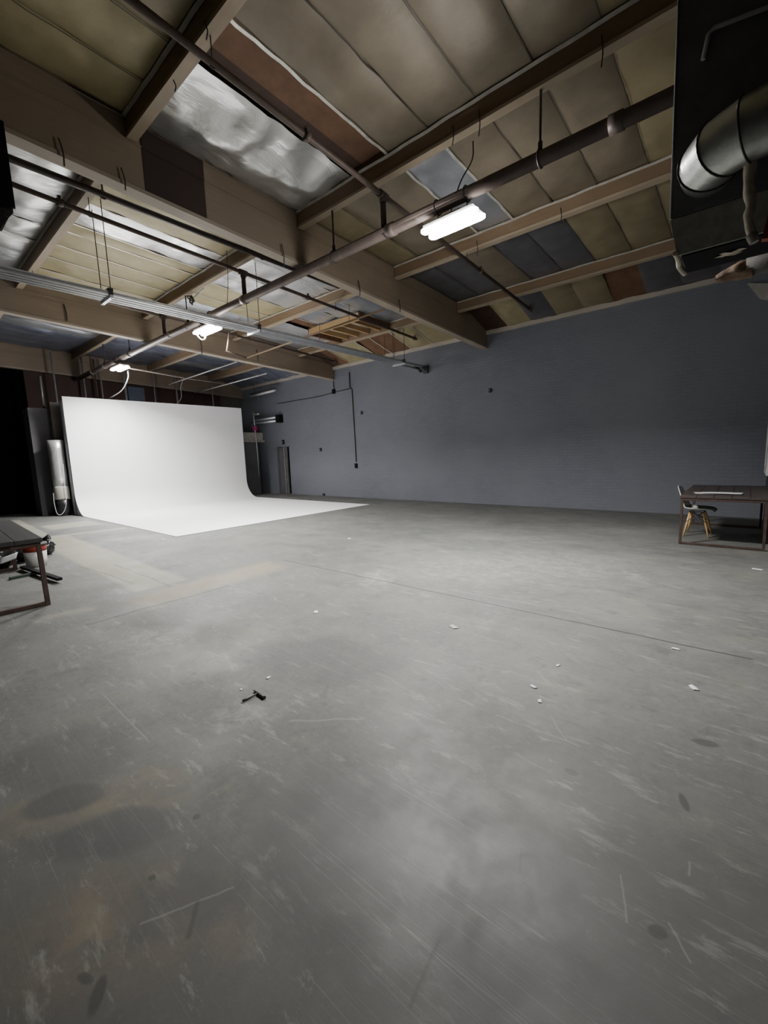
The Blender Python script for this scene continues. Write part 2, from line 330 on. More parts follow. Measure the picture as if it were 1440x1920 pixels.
# ------------------------------------------------------------------ beams
GG = 'glulam girders spanning to the brick wall'
girders = []
for X, lab in ((X1, 'deep tan wood girder nearest the viewer, with a dark brown patch'), (X2, 'deep tan wood girder in the middle, just behind the galvanised conduits'), (X3, 'deep shadowy wood girder farthest away, above the white cove')):
    y0, y1 = YN, WY-.002
    g = thing('glulam_girder', lab, 'beam', (X-.08, 3, zg(3)), GG)
    b = MB(); wdt = .16
    def seg(x0, x1, ya, yb, za, zb, mi=0):
        b.hexa([(x0,ya,za(ya)),(x1,ya,za(ya)),(x1,yb,za(yb)),(x0,yb,za(yb))], [(x0,ya,zb(ya)),(x1,ya,zb(ya)),(x1,yb,zb(yb)),(x0,yb,zb(yb))], mi)
    seg(X-wdt, X, y0, y1, lambda y: zg(y)+.045, lambda y: zr(y)+.11)
    seg(X-wdt, X+.012, y0, y1, lambda y: zp(y)-.02, lambda y: zp(y)+.0)      # moulding line where the purlins sit
    if X == X1: seg(X-.002, X+.006, 2.46, 3.22, lambda y: zg(y)+.05, lambda y: zp(y)-.025, 1); seg(X-.002, X+.016, 2.46, 3.22, lambda y: zp(y)-.025, lambda y: zr(y)-.03, 1)
    b.build('web', [M['girder'], M['girder_dark']], g)
    b = MB(); seg(X-wdt-.012, X+.012, y0, y1, zg, lambda y: zg(y)+.045); b.build('bottom_lamination', M['girder_strip'], g)
    girders.append(g)
PG = 'purlins running between the girders'
PY = (2.35, 4.80, 7.24, 9.70)
ordy = ('first purlin from the viewer', 'second purlin from the viewer', 'third purlin from the viewer', 'last purlin before the brick wall')
bays = (((X1+.02), XR, 'in the nearest roof bay'), (X2+.02, X1-.18, 'in the middle roof bay'), (X3+.02, X2-.18, 'in the farthest roof bay'))
for bi, (xa, xb, bl) in enumerate(bays):
    for pi_, y in enumerate(PY):
        p = thing('roof_purlin', '%s %s, weathered tan wood' % (ordy[pi_], bl), 'beam', ((xa+xb)/2, y, zp(y)), PG)
        b = MB(); b.box(xa, xb, y-.045, y+.045, zp(y)+.035, zr(y)+.10); b.build('joist', M['purlin'], p)
        b = MB(); b.box(xa, xb, y-.055, y+.055, zp(y), zp(y)+.035); b.build('bottom_strip', M['purlin_strip'], p)
# ------------------------------------------------------------------ insulation between beams
def sheet(mb, xa, xb, ya, yb, za, zb, mi, sag, wr, seed, nx=8, ny=22):
    def fn(u, v):
        x = xa+(xb-xa)*u; y = ya+(yb-ya)*v; z = za+(zb-za)*v
        e = math.sin(math.pi*u)**.5*min(1, 6*min(v, 1-v)+.1)
        z += -sag*e + wr*noise.fractal((x*2.3+seed*3.1, y*2.3, seed), 1., 2., 4)*(.35+.65*e)
        return (x, y, z)
    mb.grid(fn, nx, ny, mi)
def seam(mb, x, ya, yb, za, zb, mi, seed, wd=.028):
    def fn(u, v):
        y = ya+(yb-ya)*v; k = .012*noise.noise((y*4, seed, 0)); return (x+(u-.5)*wd+k, y, za+(zb-za)*v-.022+k*.8)
    mb.grid(fn, 1, 24, mi)
T, TD, TG, S, SB, SD, B, BD, BL = 'tan','tan_dark','tan_grey','silver','silver_blue','silver_dark','board','board_dark','blue'
MATS = [T, TD, TG, S, SB, SD, B, BD, BL, 'foiltape', 'wire']
YB = [YN, -.1, 2.35, 4.80, 7.24, 9.70, WY]
q1 = [-5.68+.635*k for k in range(10)]+[XR]
q2 = [X2-.0+.62*k for k in range(10)]+[X1-.16]
q3 = [X3+.62*k for k in range(10)]+[X2-.16]
def reg(q, mats): return list(zip(q[:-1], q[1:], mats))
lay = {
 (0,0): [(-5.66,XR,T)],
 (0,1): reg(q1, [T,T,TD,T,T,TD,T,T,T,T]),
 (0,2): [(-5.68,-4.43,S),(-4.43,-4.22,BD),(-4.22,-3.83,B)]+reg(q1[3:], [TG,TG,TG,TG,TD,TG,TG]),  # narrow dark strip paints in the shadowed side of the brown board
 (0,3): reg(q1, [TD,TG,TG,SB,TG,TG,TG,TD,TG,TG]),
 (0,4): reg(q1, [BL,BL,TG,BL,BL,TD,TD,TD,T,TD]),
 (0,5): reg(q1, [BD,T,BL,TD,TD,B,BL,BL,BL,BL]),
 (1,0): [(-11.8,X1-.16,S)],
 (1,1): [(-11.8,-10.5,SB),(-10.5,-9.8,S),(-9.8,-9.1,S),(-9.1,-8.17,S),(-8.17,-7.16,S),(-7.16,X1-.16,S)],
 (1,2): [(-11.8,-11.0,T),(-11.0,-10.3,T),(-10.3,-9.65,T),(-9.65,-9.0,T),(-9.0,-8.65,T),(-8.65,-7.85,S),(-7.85,-7.0,T),(-7.0,X1-.16,S)],
 (1,3): [(-11.8,-11.0,S),(-11.0,-10.4,SB),(-10.4,-9.9,T),(-9.9,-9.1,T),(-9.1,-8.3,S),(-8.3,-7.5,S),(-7.5,-6.7,S),(-6.7,X1-.16,S)],
 (1,4): [(-11.8,-10.7,SB),(-10.7,-10.0,S),(-10.0,-9.45,B),(-9.45,-8.6,SB),(-8.6,-7.8,SB),(-7.8,-7.1,SB),(-7.1,X1-.16,SB)],
 (1,5): [(-11.8,-11.35,BD),(-11.35,-10.9,B),(-10.9,-9.6,T),(-9.6,-9.0,B),(-9.0,-8.2,B),(-8.2,-7.4,T),(-7.4,-6.6,T),(-6.6,X1-.16,T)],
 (2,0): [(-17.9,X2-.16,SD)],
 (2,1): reg(q3, [SD]*10), (2,2): reg(q3, [SD,SD,SD,SD,SB,SD,SD,SD,SB,SB]), (2,3): reg(q3, [SD,SD,SD,SD,SD,SD,B,SB,B,SB]),
 (2,4): reg(q3, [SD,SD,SB,SD,SD,SB,SD,SD,SB,SB]), (2,5): reg(q3, [SD,SD,SD,SD,SD,SD,SD,TD,T,T]),
}
sd = 0
for (bi, pj), strips in lay.items():
    ya, yb = YB[pj]+.05, YB[pj+1]-.05
    za, zb = zr(ya), zr(yb)
    if pj == 5: yb = WY-.02; zb = 4.80
    mb = MB()
    for i, (xa, xb, m) in enumerate(strips):
        sd += 1; up = .0
        s_, w_ = (.05, .035)
        if m in (S, SB, SD): s_, w_ = .06, .05
        if (bi, pj, i) == (0, 2, 0): s_, w_ = .10, .13
        if m in (B, BD): s_, w_, up = 0, .002, .06
        big = xb-xa > 3
        sheet(mb, xa, xb, ya, yb, za+up, zb+up*(pj != 5), MATS.index(m), s_, w_, sd, 30 if big else 12 if (bi, pj, i) == (0, 2, 0) else 7, 24 if not big else 10)
        if i and bi < 2 and pj > 0:
            pm = strips[i-1][2]
            br_ = 'foiltape' if (m in (S, SB) or pm in (S, SB) or {m, pm} & {B, BD} or bi == 1) else None
            if {m, pm} in ({B, BD}, {S, BD}) or (bi, pj) == (0, 5): continue
            if br_: seam(mb, xa, ya, yb, za, zb, MATS.index(br_), sd, .03 if bi == 1 else .04)
            else: seam(mb, xa, ya, yb, za, zb, MATS.index('wire'), sd, .011); 
        elif i and bi == 2: seam(mb, xa, ya, yb, za, zb, MATS.index('foiltape'), sd, .02)
    # foil edge along the purlins
    o = mb.build('insulation_bay', [M[k] for k in MATS], ceil)
# foil lips where the insulation is stapled to purlins and girders of the two near bays
lip = MB()
for (xa, xb) in ((X1+.02, XR), (X2+.02, X1-.18)):
    for y in PY:
        def fn(u, v):
            x = xa+(xb-xa)*u; return (x, y-.05-.03*v+.01*noise.noise((x*3, y, 0)), zr(y)-.02-.02*(1-v)+.012*noise.noise((x*2, y, 4)))
        lip.grid(fn, 60, 1)
def fn(u, v):
    y = .0+(WY-.1)*u; return (X1+.005+.035*v+.008*noise.noise((y*3, 1, 0)), y, zr(y)-.04-.015*v+.012*noise.noise((y*2, 7, 0)))
lip.grid(fn, 60, 1)
lip.build('insulation_lip', M['ledge'], ceil)

# skylight opening framing in the middle bay
sk = thing('skylight_frame', 'raw orange lumber skylight framing beside the fourth purlin of the middle bay', 'wooden frame', (-8.8, 9.0, 5.0))
b = MB(); b.box(-9.75, -7.8, 8.40, 8.45, 4.98, 5.16); b.build('rail', M['raw'], sk)
b = MB(); b.box(-7.86, -7.80, 8.45, 9.64, 4.98, 5.16); b.build('rail', M['board'], sk)
b = MB(); b.box(-9.75, -9.69, 8.45, 9.64, 4.98, 5.16); b.build('rail', M['board'], sk)
for k in range(4):
    x = -9.45+k*.43; b = MB(); b.box(x, x+.05, 8.46, 9.63, 5.02, 5.15); b.build('rafter', M['raw'], sk)
b = MB(); b.box(-9.7, -7.86, 8.46, 9.63, 5.19, 5.205); b.build('panel', M['ledger'], sk)

# ------------------------------------------------------------------ fire sprinkler pipes
PYM, PZM = 4.80, 4.50
mp = thing('sprinkler_main_pipe', 'thick brown-grey sprinkler main pipe crossing the ceiling above the lamps', 'pipe', (-7, PYM, PZM))
MB().tube([(-17.6,PYM,PZM),(XR-.005,PYM,PZM)], .073, 16).build('pipe_run', M['brownpipe'], mp)
for x in (-16.2, -13.0, -10.5, -7.35, -3.8, -1.1):
    MB().tube([(x-.06,PYM,PZM),(x+.06,PYM,PZM)], .084, 16).build('coupling', M['brownpipe'], mp)
for x, top in ((-1.81, zp(PYM)-.0005), (-4.9, zp(PYM)-.0005), (-9.6, zp(PYM)-.0005), (-13.0, zp(PYM)-.0005), (-15.0, zp(PYM)-.0005)):
    h = MB().tube([(x,PYM,PZM+.09),(x,PYM,top)], .013, 8).build('hanger_rod', M['rod'], mp)
    rg = [(x, PYM+.078*math.cos(t), PZM+.078*math.sin(t)) for t in [2*math.pi*k/16 for k in range(17)]]
    MB().tube(rg, .012, 6, cap=False).tube([(x,PYM,PZM+.08),(x,PYM,PZM+.16)], .024, 8).build('clevis', M['rod'], h)
def branch(label, x, xe, y0, y1, z, mat_, heads, r=.024, rods=()):
    t = thing('sprinkler_branch_pipe', label, 'pipe', (x, PYM, z), 'sprinkler branch pipes')
    f = lambda y: (x+(xe-x)*(y-y0)/(y1-y0), y, z-.021*(y-PYM))
    MB().tube([f(y0), f(y1)], r, 12).build('pipe_run', mat_, t)
    MB().tube([f(PYM)[:2]+(PZM+.085,), f(PYM)], .04, 10).build('riser', mat_, t)
    MB().tube([f(PYM-.08), f(PYM+.08)], .05, 10).tube([(f(PYM)[0],PYM,z-.09),(f(PYM)[0],PYM,z)], .05, 10).build('tee_fitting', mat_, t)
    for y in heads:
        p = Vector(f(y)); h = MB(); h.tube([p+Vector((0,0,.0)), p+Vector((0,0,.07))], .016, 8); h.tube([p+Vector((0,0,.07)), p+Vector((0,0,.076))], .03, 10)
        h.tube([p-Vector((0,.035,0)), p+Vector((0,.035,0))], r*1.5, 10); h.build('sprinkler_head', M['rustpipe'], t)
    for y in rods:
        p = Vector(f(y)); MB().tube([p+Vector((0,0,r*.8)), (p.x,p.y,zp(y)-.0005)], .006, 6).tube([p+Vector((0,math.cos(k)*r*1.25,math.sin(k)*r*1.25)) for k in [2*math.pi*i/12 for i in range(13)]], .006, 5, cap=False).build('hanger_rod', M['rod'], t)
    return t
branch('thin brown sprinkler branch pipe crossing the nearest roof bay', -3.60, -4.16, -3, 10.6, 4.97, M['rustpipe'], (3.45, 7.8, 10.5), .034, (2.35, 7.24, 9.7))
branch('thin rusty sprinkler branch pipe in the middle bay behind the nearest girder', -7.02, -7.56, -3, 10.6, 4.97, M['rustpipe'], (2.0, 6.4, 10.5), .032, (2.35, 7.24, 9.7))
branch('thin dark sprinkler branch pipe near the galvanised conduits', -10.2, -11.25, -3, 10.9, 4.97, M['rustpipe'], (6.8, 10.8), .030, (2.35, 7.24, 9.7))
cp = thing('ceiling_pipe', 'long dark pipe slung under the purlins just beyond the nearest girder', 'pipe', (-6.66, 3, 5.06))
MB().tube([(-6.62,-3,5.06),(-6.74,6.7,5.06)], .042, 12).build('pipe_run', M['darkpipe'], cp)
for y in (2.35, 4.80):
    x = -6.62-.12*(y+3)/9.7
    MB().tube([(x,y,5.10),(x,y,zp(y)-.0005)], .012, 6).tube([(x,y+.05*math.cos(k),5.06+.05*math.sin(k)) for k in [2*math.pi*q/12 for q in range(13)]], .01, 5, cap=False).build('hanger_rod', M['rod'], cp)

# ------------------------------------------------------------------ galvanised conduits on trapeze hangers
ZC = 4.10
cl = ('upper outermost', 'second', 'third', 'innermost')
for k in range(4):
    x = -7.62-.10*k; r = (.036, .028, .028, .036)[k]
    tag(MB().tube([(x,-3,ZC+r),(x+.0,10.15 if k in (1,2) else WY-.35,ZC+r)], r, 12).build('galvanised_conduit', M['galv']),
        'shiny galvanised conduit on the trapeze hangers, %s of four when counted from the viewer' % ('first','second','third','last')[k], 'conduit', 'galvanised conduits slung under the ceiling')
for i, y in enumerate((2.62, 5.25, 10.0)):
    t = thing('trapeze_hanger', 'small steel trapeze hanger holding the galvanised conduits, %s' % ('nearest of three', 'middle one beside the middle lamp', 'last one near the brick wall')[i], 'hanger', (-7.77, y, ZC), 'trapeze hangers under the conduits')
    b = MB(); b.box(-7.99, -7.55, y-.022, y+.022, ZC-.045, ZC); b.build('strut', M['galv'], t)
    b = MB(); b.box(-7.97, -7.57, y-.035, y+.035, ZC+.07, ZC+.10); b.box(-7.97,-7.95,y-.03,y+.03,ZC,ZC+.08); b.box(-7.59,-7.57,y-.03,y+.03,ZC,ZC+.08); b.build('clamp', M['rod'], t)
    for x in (-7.97, -7.57): MB().tube([(x,y,ZC-.06),(x,y,zr(y)+.03)], .007, 6).build('rod', M['rod'], t)
jb = thing('conduit_fitting', 'cluster of dark elbow fittings where the conduits meet the brick wall', 'fitting', (-7.77, WY-.2, ZC))
for k in range(2):
    x = -7.69-.19*k
    MB().tube(smoothpath([(x,WY-.36,ZC+.034),(x,WY-.18,ZC+.03),(x-.02,WY-.09,ZC-.02),(x-.04,WY-.012,ZC-.03)], 5), .042, 10).build('elbow', M['darkgrey'], jb)
b = MB(); b.box(-7.78,-7.62,WY-.10,WY-.001,ZC-.12,ZC+.10); b.build('junction_box', M['darkgrey'], jb)

# thin conduits below the middle girder
tc = thing('dropped_conduit', 'thin brown conduit loop dropping below the conduits beside the middle girder', 'conduit', (-8.5, 5, 4.0))
a0 = at(430,622,1,5.1); z0 = a0.z
p1 = at(430,624,0,-8.62); p2 = at(425,658,0,-8.62); p3 = at(462,671,0,-8.7)
MB().tube([p1, p2, p3], .017, 8).build('loop', M['rustpipe'], tc)
pA = at(462,671,2,4.25); pB = at(720,580,2,4.25)
tag(MB().tube([pA, pB], .02, 8).build('ceiling_conduit', M['purlin']), 'long straight tan conduit running from the middle girder past the skylight framing', 'conduit')
pA = at(310,723,2,4.25); pB = at(445,678,2,4.25)
tag(MB().tube([pA, pB], .018, 8).build('ceiling_conduit', M['greyrod']), 'pale straight conduit above the white cove beside the far purlin', 'conduit')
pA = at(365,737,2,4.15); pB = at(500,700,2,4.15)
tag(MB().tube([pA, pB], .02, 8).build('ceiling_conduit', M['greyrod']), 'pale conduit above the right end of the white cove', 'conduit')
pA = at(240,690,2,4.3); pB = at(440,722,2,4.3)
tag(MB().tube([pA, (pA+pB)/2+Vector((0,0,-.03)), pB], .02, 8).build('ceiling_conduit', M['brownpipe']), 'thin brown pipe running right from the farthest lamp above the cove', 'pipe')

# ------------------------------------------------------------------ LED lamps
def lamp(cx, lab, cord):
    y = PYM; z = 4.22
    t = thing('led_lamp', lab, 'lamp', (cx, y, z), 'glowing twin-bar lamps under the main pipe')
    b = MB(); b.box(cx-.34, cx+.34, y-.13, y+.13, z+.035, z+.085); b.box(cx-.14, cx+.14, y-.06, y+.06, z+.085, z+.14); b.build('housing', M['lightbody'], t, .008)
    for s in (-1, 1):
        yy = y+s*.085; pts = []
        L, R_ = .385, .062
        out = [(cx+sx*(L-R_)+R_*math.cos(a)*1., yy+R_*math.sin(a)) for sx, a0 in ((1, -math.pi/2), (-1, math.pi/2)) for a in [a0+math.pi*k/10 for k in range(11)]]
        n_ = len(out); vs = [(p[0], p[1], z+.035) for p in out]+[(p[0], p[1], z+.012) for p in out]+[(cx+(p[0]-cx)*.96, yy+(p[1]-yy)*.75, z) for p in out]
        fs = [(r*n_+k, r*n_+(k+1) % n_, (r+1)*n_+(k+1) % n_, (r+1)*n_+k) for r in (0, 1) for k in range(n_)]+[tuple(range(2*n_, 3*n_))]
        MB().add(vs, fs).build('diffuser', M['led'], t)
    for sx in (-.2, .2): MB().tube([(cx+sx,y,z+.07),(cx+sx,y,PZM-.079)], .006, 6).tube([(cx+sx,y+.085*math.cos(k),PZM+.085*math.sin(k)) for k in [2*math.pi*i/12 for i in range(13)]], .008, 5, cap=False).build('hanging_wire', M['rod'], t)
    if cord: MB().tube(smoothpath(cord, 8), .008 if cx > -5 else .014, 6).build('cord', M['whitewire'] if cx < -5 else M['wire'], t)
    ld = bpy.data.lights.new('lamp_light', 'AREA'); ld.shape = 'RECTANGLE'; ld.size = .76; ld.size_y = .28; ld.energy = LP[cx]; ld.color = (1,.985,.955); ld.spread = 2.5
    lo = bpy.data.objects.new('lamp_light', ld); COL.objects.link(lo); lo.location = (cx, y, z-.02)
    pd = bpy.data.lights.new('lamp_glow', 'POINT'); pd.shadow_soft_size = .12; pd.energy = LP[cx]*.2; pd.color = (1,.98,.94)
    po = bpy.data.objects.new('lamp_glow', pd); COL.objects.link(po); po.location = (cx, y, z-.16)
LP = {-2.86: 430, -8.8: 430, -13.85: 400}
pu = lambda px, py, ax, v: tuple(at(px, py, ax, v))
lamp(-2.86, 'glowing twin-bar lamp nearest the viewer, under the thick pipe', [(-3.0,PYM+.09,4.30), pu(862,345,1,4.86), pu(885,300,1,4.87), pu(887,265,1,4.86)])
lamp(-8.8, 'glowing twin-bar lamp in the middle, beside the galvanised conduits, with a looped white cord', [pu(372,618,1,PYM-.02), pu(370,628,1,PYM-.1), pu(378,637,1,PYM-.1), pu(384,634,1,PYM-.1), pu(386,625,1,PYM-.05)])
lamp(-13.85, 'glowing twin-bar lamp farthest away, just above the white cove', [pu(240,694,1,PYM), pu(240,710,0,-14.0), pu(228,732,0,-15.0), pu(205,747,0,-16.1)])

# ------------------------------------------------------------------ white infinity cove
yl, yr, xb_, xe, zt = 3.78, 9.74, -15.72, -8.88, 3.60
cv = thing('infinity_cove', 'white curved infinity cove backdrop sweeping onto the floor', 'backdrop', (xb_, 6.7, 0))
R_ = .72; prof = [(xb_, zt), (xb_, 2.4), (xb_, 1.4), (xb_, R_+.01)]
for k in range(1, 15):
    a = math.pi/2*k/14; prof.append((xb_+R_*(1-math.cos(a)), .012+R_*(1-math.sin(a))))
prof += [(-12, .012), (xe, .010)]
mb = MB(); mb.grid(lambda u, v: (prof[round(u*(len(prof)-1))][0], yl+(yr-yl)*v, prof[round(u*(len(prof)-1))][1]), len(prof)-1, 6)
sw = mb.build('cove_surface', M['white'], cv)
for y0_, y1_ in ((yl-.0, yl+.03), (yr-.03, yr)):
    sf = MB()
    pb = prof[:18]; back = [(xb_-.05, z) for x, z in pb]
    for i in range(len(pb)-1):
        (xa, za), (xc, zc) = pb[i], pb[i+1]
        sf.hexa([(xb_-.06,y0_,zc),(xc-.004,y0_,zc-.003),(xc-.004,y1_,zc-.003),(xb_-.06,y1_,zc)], [(xb_-.06,y0_,za),(xa-.004,y0_,za-.003),(xa-.004,y1_,za-.003),(xb_-.06,y1_,za)])
    sf.build('side_cheek', M['greyside'], cv)
MB().box(xb_-.26, xb_-.061, yl-.02, yl+.02, 0, zt-.12).build('support_frame', M['greyside'], cv); MB().box(xb_-.30, xb_-.061, yr-.05, yr, 0, zt-.05).build('support_frame', M['ply'], cv)
b = MB(); b.box(xb_-.06, xb_-.012, yl, yr, 0.02, zt-.002); b.build('backing', M['ply'], cv)
for i in range(3):
    y = 4.6+i*2; MB().bar((xb_-.07,y,zt-.3), (xb_-1.3,y,0.0), .05, .09).build('brace', M['ply'], cv)

# ------------------------------------------------------------------ wall behind the cove
for (pxa, pxb, za, zb, m, lab) in ((285, 440, 3.2, 4.55, 'brownwall', 0), (440, 470, 0, 4.6, 'tanpanel', 0)):
    pass
b = MB(); p = at(240,735,0,XF); q = at(270,735,0,XF); b.box(XF+.001, XF+.03, p.y, q.y, 0, 4.45)
tag(b.build('metal_sheet', M['bluepanel']), 'blue-grey sheet metal panel on the brown wall above the cove', 'panel')
b = MB(); p = at(412,735,0,XF); q = at(452,735,0,XF); b.box(XF+.001, XF+.03, p.y, q.y, 0, 4.5)
tag(b.build('plank_sheet', M['tanpanel']), 'tan board panel on the far wall above the right end of the cove', 'panel')
for i, (px, m, r) in enumerate(((105,'greyrod',.03),(160,'greyrod',.03),(182,'rustpipe',.03),(192,'greyrod',.025),(236,'greyrod',.045),(290,'greyrod',.025),(331,'greyrod',.035),(398,'greyrod',.03))):
    p = at(px, 735, 0, -17.55)
    tag(MB().tube([(p.x,p.y,0),(p.x,p.y,zg(p.y)+.6)], r, 8).build('vertical_conduit', M[m]),
        ('thin vertical pipe rising above the left end of the cove by the dark opening', 'thin vertical pipe above the cove, left of the farthest lamp', 'rust-brown vertical pipe just left of the farthest lamp', 'slim grey pipe directly below left of the farthest lamp',
         'thick pale vertical pipe beside the blue-grey panel', 'dark slim vertical pipe right of the blue-grey panel', 'pale vertical pipe above the middle of the cove', 'vertical pipe above the right part of the cove')[i], 'pipe', 'vertical pipes above the cove')
tag(MB().tube(smoothpath([at(345,708,0,-17), at(339,725,0,-17), at(340,745,0,-17), at(332,757,0,-17)]), .012, 6).build('hanging_cable', M['whitewire']), 'thin pale cable hanging above the middle of the cove', 'cable')
# charcoal partition and things left of the cove
b = MB(); b.box(-17.45, -16.75, 3.12, 3.62, 0, 3.33); struct(b.build('wall_partition', M['darkwallgrey']))
b = MB(); b.box(-16.74, -16.45, 3.62, 4.05, 2.3, 3.5); tag(b.build('wood_box', M['tanpanel']), 'dim tan boxed panel above the silver insulated duct', 'box')
cx, cy = -16.15, 3.56
sd_ = thing('insulated_duct', 'upright silver foil wrapped duct standing left of the white cove', 'duct', (cx, cy, 0))
MB().lathe((cx,cy,.92), [(.0,0),(.19,0),(.20,.3),(.195,.7),(.20,1.1),(.205,1.40),(.0,1.40)], 20).build('foil_wrap', M['silver'], sd_)
MB().lathe((cx,cy,.50), [(.0,0),(.195,0.01),(.205,.05),(.20,.38),(.19,.42),(.0,.42)], 20).build('lower_band', M['ledge'], sd_)
MB().lathe((cx,cy,.0), [(.0,0),(.15,0),(.18,.12),(.185,.3),(.19,.50),(.0,.50)], 20).build('dark_sleeve', M['plastic'], sd_)
tag(MB().tube(smoothpath([at(100,925,0,-15.9), at(102,945,0,-15.9), at(108,964,0,-15.9), at(118,962,0,-15.9), at(124,945,0,-15.9), at(122,915,0,-15.9), at(118,870,0,-15.9)]), .007, 6).build('cable', M['whitewire']), 'thin pale cable looping down in front of the upright foil duct', 'cable')
tag(MB().tube([at(75,705,0,-17.1), at(83,770,0,-17.1)], .035, 8).build('vertical_conduit', M['greyrod']), 'pale grey pipe rising from the top of the charcoal partition', 'pipe', 'vertical pipes above the cove')
# charcoal stub wall right of the cove, ledge, pink bucket, pole, pipe rig
b = MB(); b.box(-17.2, -16.6, 9.9, 11.0, 0, 2.27); struct(b.build('wall_stub', M['darkwallgrey']))
b = MB(); b.box(-17.2, -16.52, 9.9, WY-.002, 2.28, 2.36); b.box(-17.2, -16.62, 9.9, WY-.02, 2.36, 2.70)
tag(b.build('wall_ledge', M['ledge']), 'pale dusty ledge on the stub wall right of the cove', 'ledge')
pk = at(478,808,0,-16.85)
bk = thing('pink_bucket', 'small pink bucket sitting on the pale ledge right of the cove', 'bucket', (pk.x, pk.y, 2.70))
MB().lathe((pk.x,pk.y,2.70), [(.0,.0),(.10,.0),(.13,.26),(.14,.28),(.125,.27),(.0,.03)], 18).build('pail', M['pink'], bk)
MB().tube([(pk.x, pk.y+.135*math.cos(t), 2.97+.13*math.sin(t)) for t in [math.pi*k/10 for k in range(11)]], .008, 6).build('handle', M['whitewire'], bk)
a_ = at(478,806,0,-16.4); b_ = at(486,893,0,-16.4)
tag(MB().tube([a_, (a_+b_)/2+Vector((0,.02,0)), b_], [.022,.018,.008], 8).build('pole', M['whitewire']), 'thin white pole leaning on the stub wall under the pink bucket', 'pole')
rg_ = thing('pipe_rig', 'chrome twin tube rig bracketed to the brick wall beside the cove', 'rig', (-15.9, WY-.3, 3.2))
q = at(524,785,1,WY-.1)
b = MB(); b.box(q.x-.14, q.x+.12, WY-.2, WY-.001, q.z-.16, q.z+.16); b.build('bracket', M['black'], rg_)
for (pa_, pb_, r) in (((476,789),(521,782),.045), ((476,794),(519,789),.045)):
    MB().tube([at(*pa_,1,WY-.35), at(*pb_,1,WY-.12)], r, 12).build('tube', M['galv'], rg_)
MB().tube([at(470,778,1,WY-.4), at(486,776,1,WY-.35)], .035, 8).tube([at(474,772,1,WY-.4), at(478,800,1,WY-.4)], .03, 8).build('clamp', M['galv_dull'], rg_)
tag(MB().tube([at(484,712,0,-16.6), at(485,750,0,-16.6)], .015, 6).build('hanger_rod', M['greyrod']), 'thin pale rod hanging in the far corner of the ceiling', 'rod')
lt = thing('unlit_tube_lamp', 'white unlit tube lamp hanging in the far ceiling corner', 'lamp', tuple(at(490,738,0,-16.2)))
MB().tube([at(470,743,1,10.9), at(515,732,1,10.9)], .05, 10).build('tube', M['whiteplastic'], lt)
b = MB(); b.bar(at(470,739,1,10.9), at(515,728,1,10.9), .14, .05); b.build('housing', M['darkgrey'], lt)
for px_ in (476, 508): a_ = at(px_,740-.22*(px_-470),1,10.9); MB().tube([a_, (a_.x,a_.y,4.86)], .008, 6).build('hanging_wire', M['rod'], lt)

# ------------------------------------------------------------------ on the brick wall
wc = thing('wall_conduit', 'thin black conduit dropping down the brick wall to a switch box', 'conduit', tuple(at(660,800,1,WY)))
wp = lambda px, py, dy=-.02: at(px, py, 1, WY+dy)
MB().tube([wp(655,698), wp(656,726), wp(660,730), wp(664,800), wp(668,866)], .018, 8).build('drop', M['darkpipe'], wc)
a_ = wp(668,872); b = MB(); b.box(a_.x-.05, a_.x+.05, WY-.06, WY-.001, a_.z-.11, a_.z+.06); b.build('switch_box', M['black'], wc)
wr = thing('wall_wire', 'dark cable running level along the top of the brick wall', 'cable', tuple(wp(580,740)))
MB().tube(smoothpath([wp(656,729), wp(628,735), wp(600,743), wp(560,750), wp(520,757)], 4), .012, 6).build('run', M['darkpipe'], wr)
a_ = wp(626,733); b = MB(); b.box(a_.x-.06, a_.x+.06, WY-.07, WY-.001, a_.z-.10, a_.z+.06); b.build('junction_box', M['black'], wr)
MB().tube([wp(625,715), wp(626,730)], .016, 6).build('riser', M['darkpipe'], wr)
for (px, py, s, lab) in ((531,829,.07,'small dark box fixed above the narrow doorway'), (601,843,.05,'tiny switch plate on the brick wall right of the doorway'), (607,929,.06,'low outlet box at the foot of the brick wall'), (678,774,.04,'small plate high on the brick wall right of the dropped conduit'), (919,732,.04,'small dark bracket on the brick wall below the nearest girder end')):
    a_ = wp(px, py); t = thing('wall_box', lab, 'box', (a_.x, WY, a_.z), 'small boxes on the brick wall')
    b = MB(); b.box(a_.x-s, a_.x+s, WY-.04, WY-.001, a_.z-s*1.3, a_.z+s*1.3); b.build('box_body', M['black'], t, .006)
    b = MB(); b.box(a_.x-s*.6, a_.x+s*.6, WY-.046, WY-.04, a_.z-s*.8, a_.z+s*.8); b.build('cover', M['darkgrey'], t)
# side wall board with white frame by the corner
bd = thing('wall_board', 'white framed board on the side wall above the right table', 'board', (XR, 10.4, 1.75))
b = MB()
for (ya, yb, za, zb) in ((9.7,10.95,.95,1.06),(9.7,10.95,2.50,2.60),(9.7,9.8,1.06,2.5),(10.85,10.95,1.06,2.5)): b.box(XR-.055, XR-.001, ya, yb, za, zb)
b.build('frame', M['whiteplastic'], bd)
b = MB(); b.box(XR-.03, XR-.001, 9.8, 10.85, 1.06, 2.5); b.build('pane', M['black'], bd)
tag(MB().tube(smoothpath([(XR-.02,10.7,3.9),(XR-.07,10.6,3.7),(XR-.09,10.6,3.4),(XR-.05,10.65,3.1)]), .015, 6).build('rope', M['whitewire']), 'frayed pale rope hanging on the side wall above the framed board', 'rope')
b = MB(); pts = [at(1402,531,1,WY-.05), at(1470,531,1,WY-.05), at(1470,567,1,WY-.05), at(1425,560,1,WY-.05), at(1414,546,1,WY-.05)]
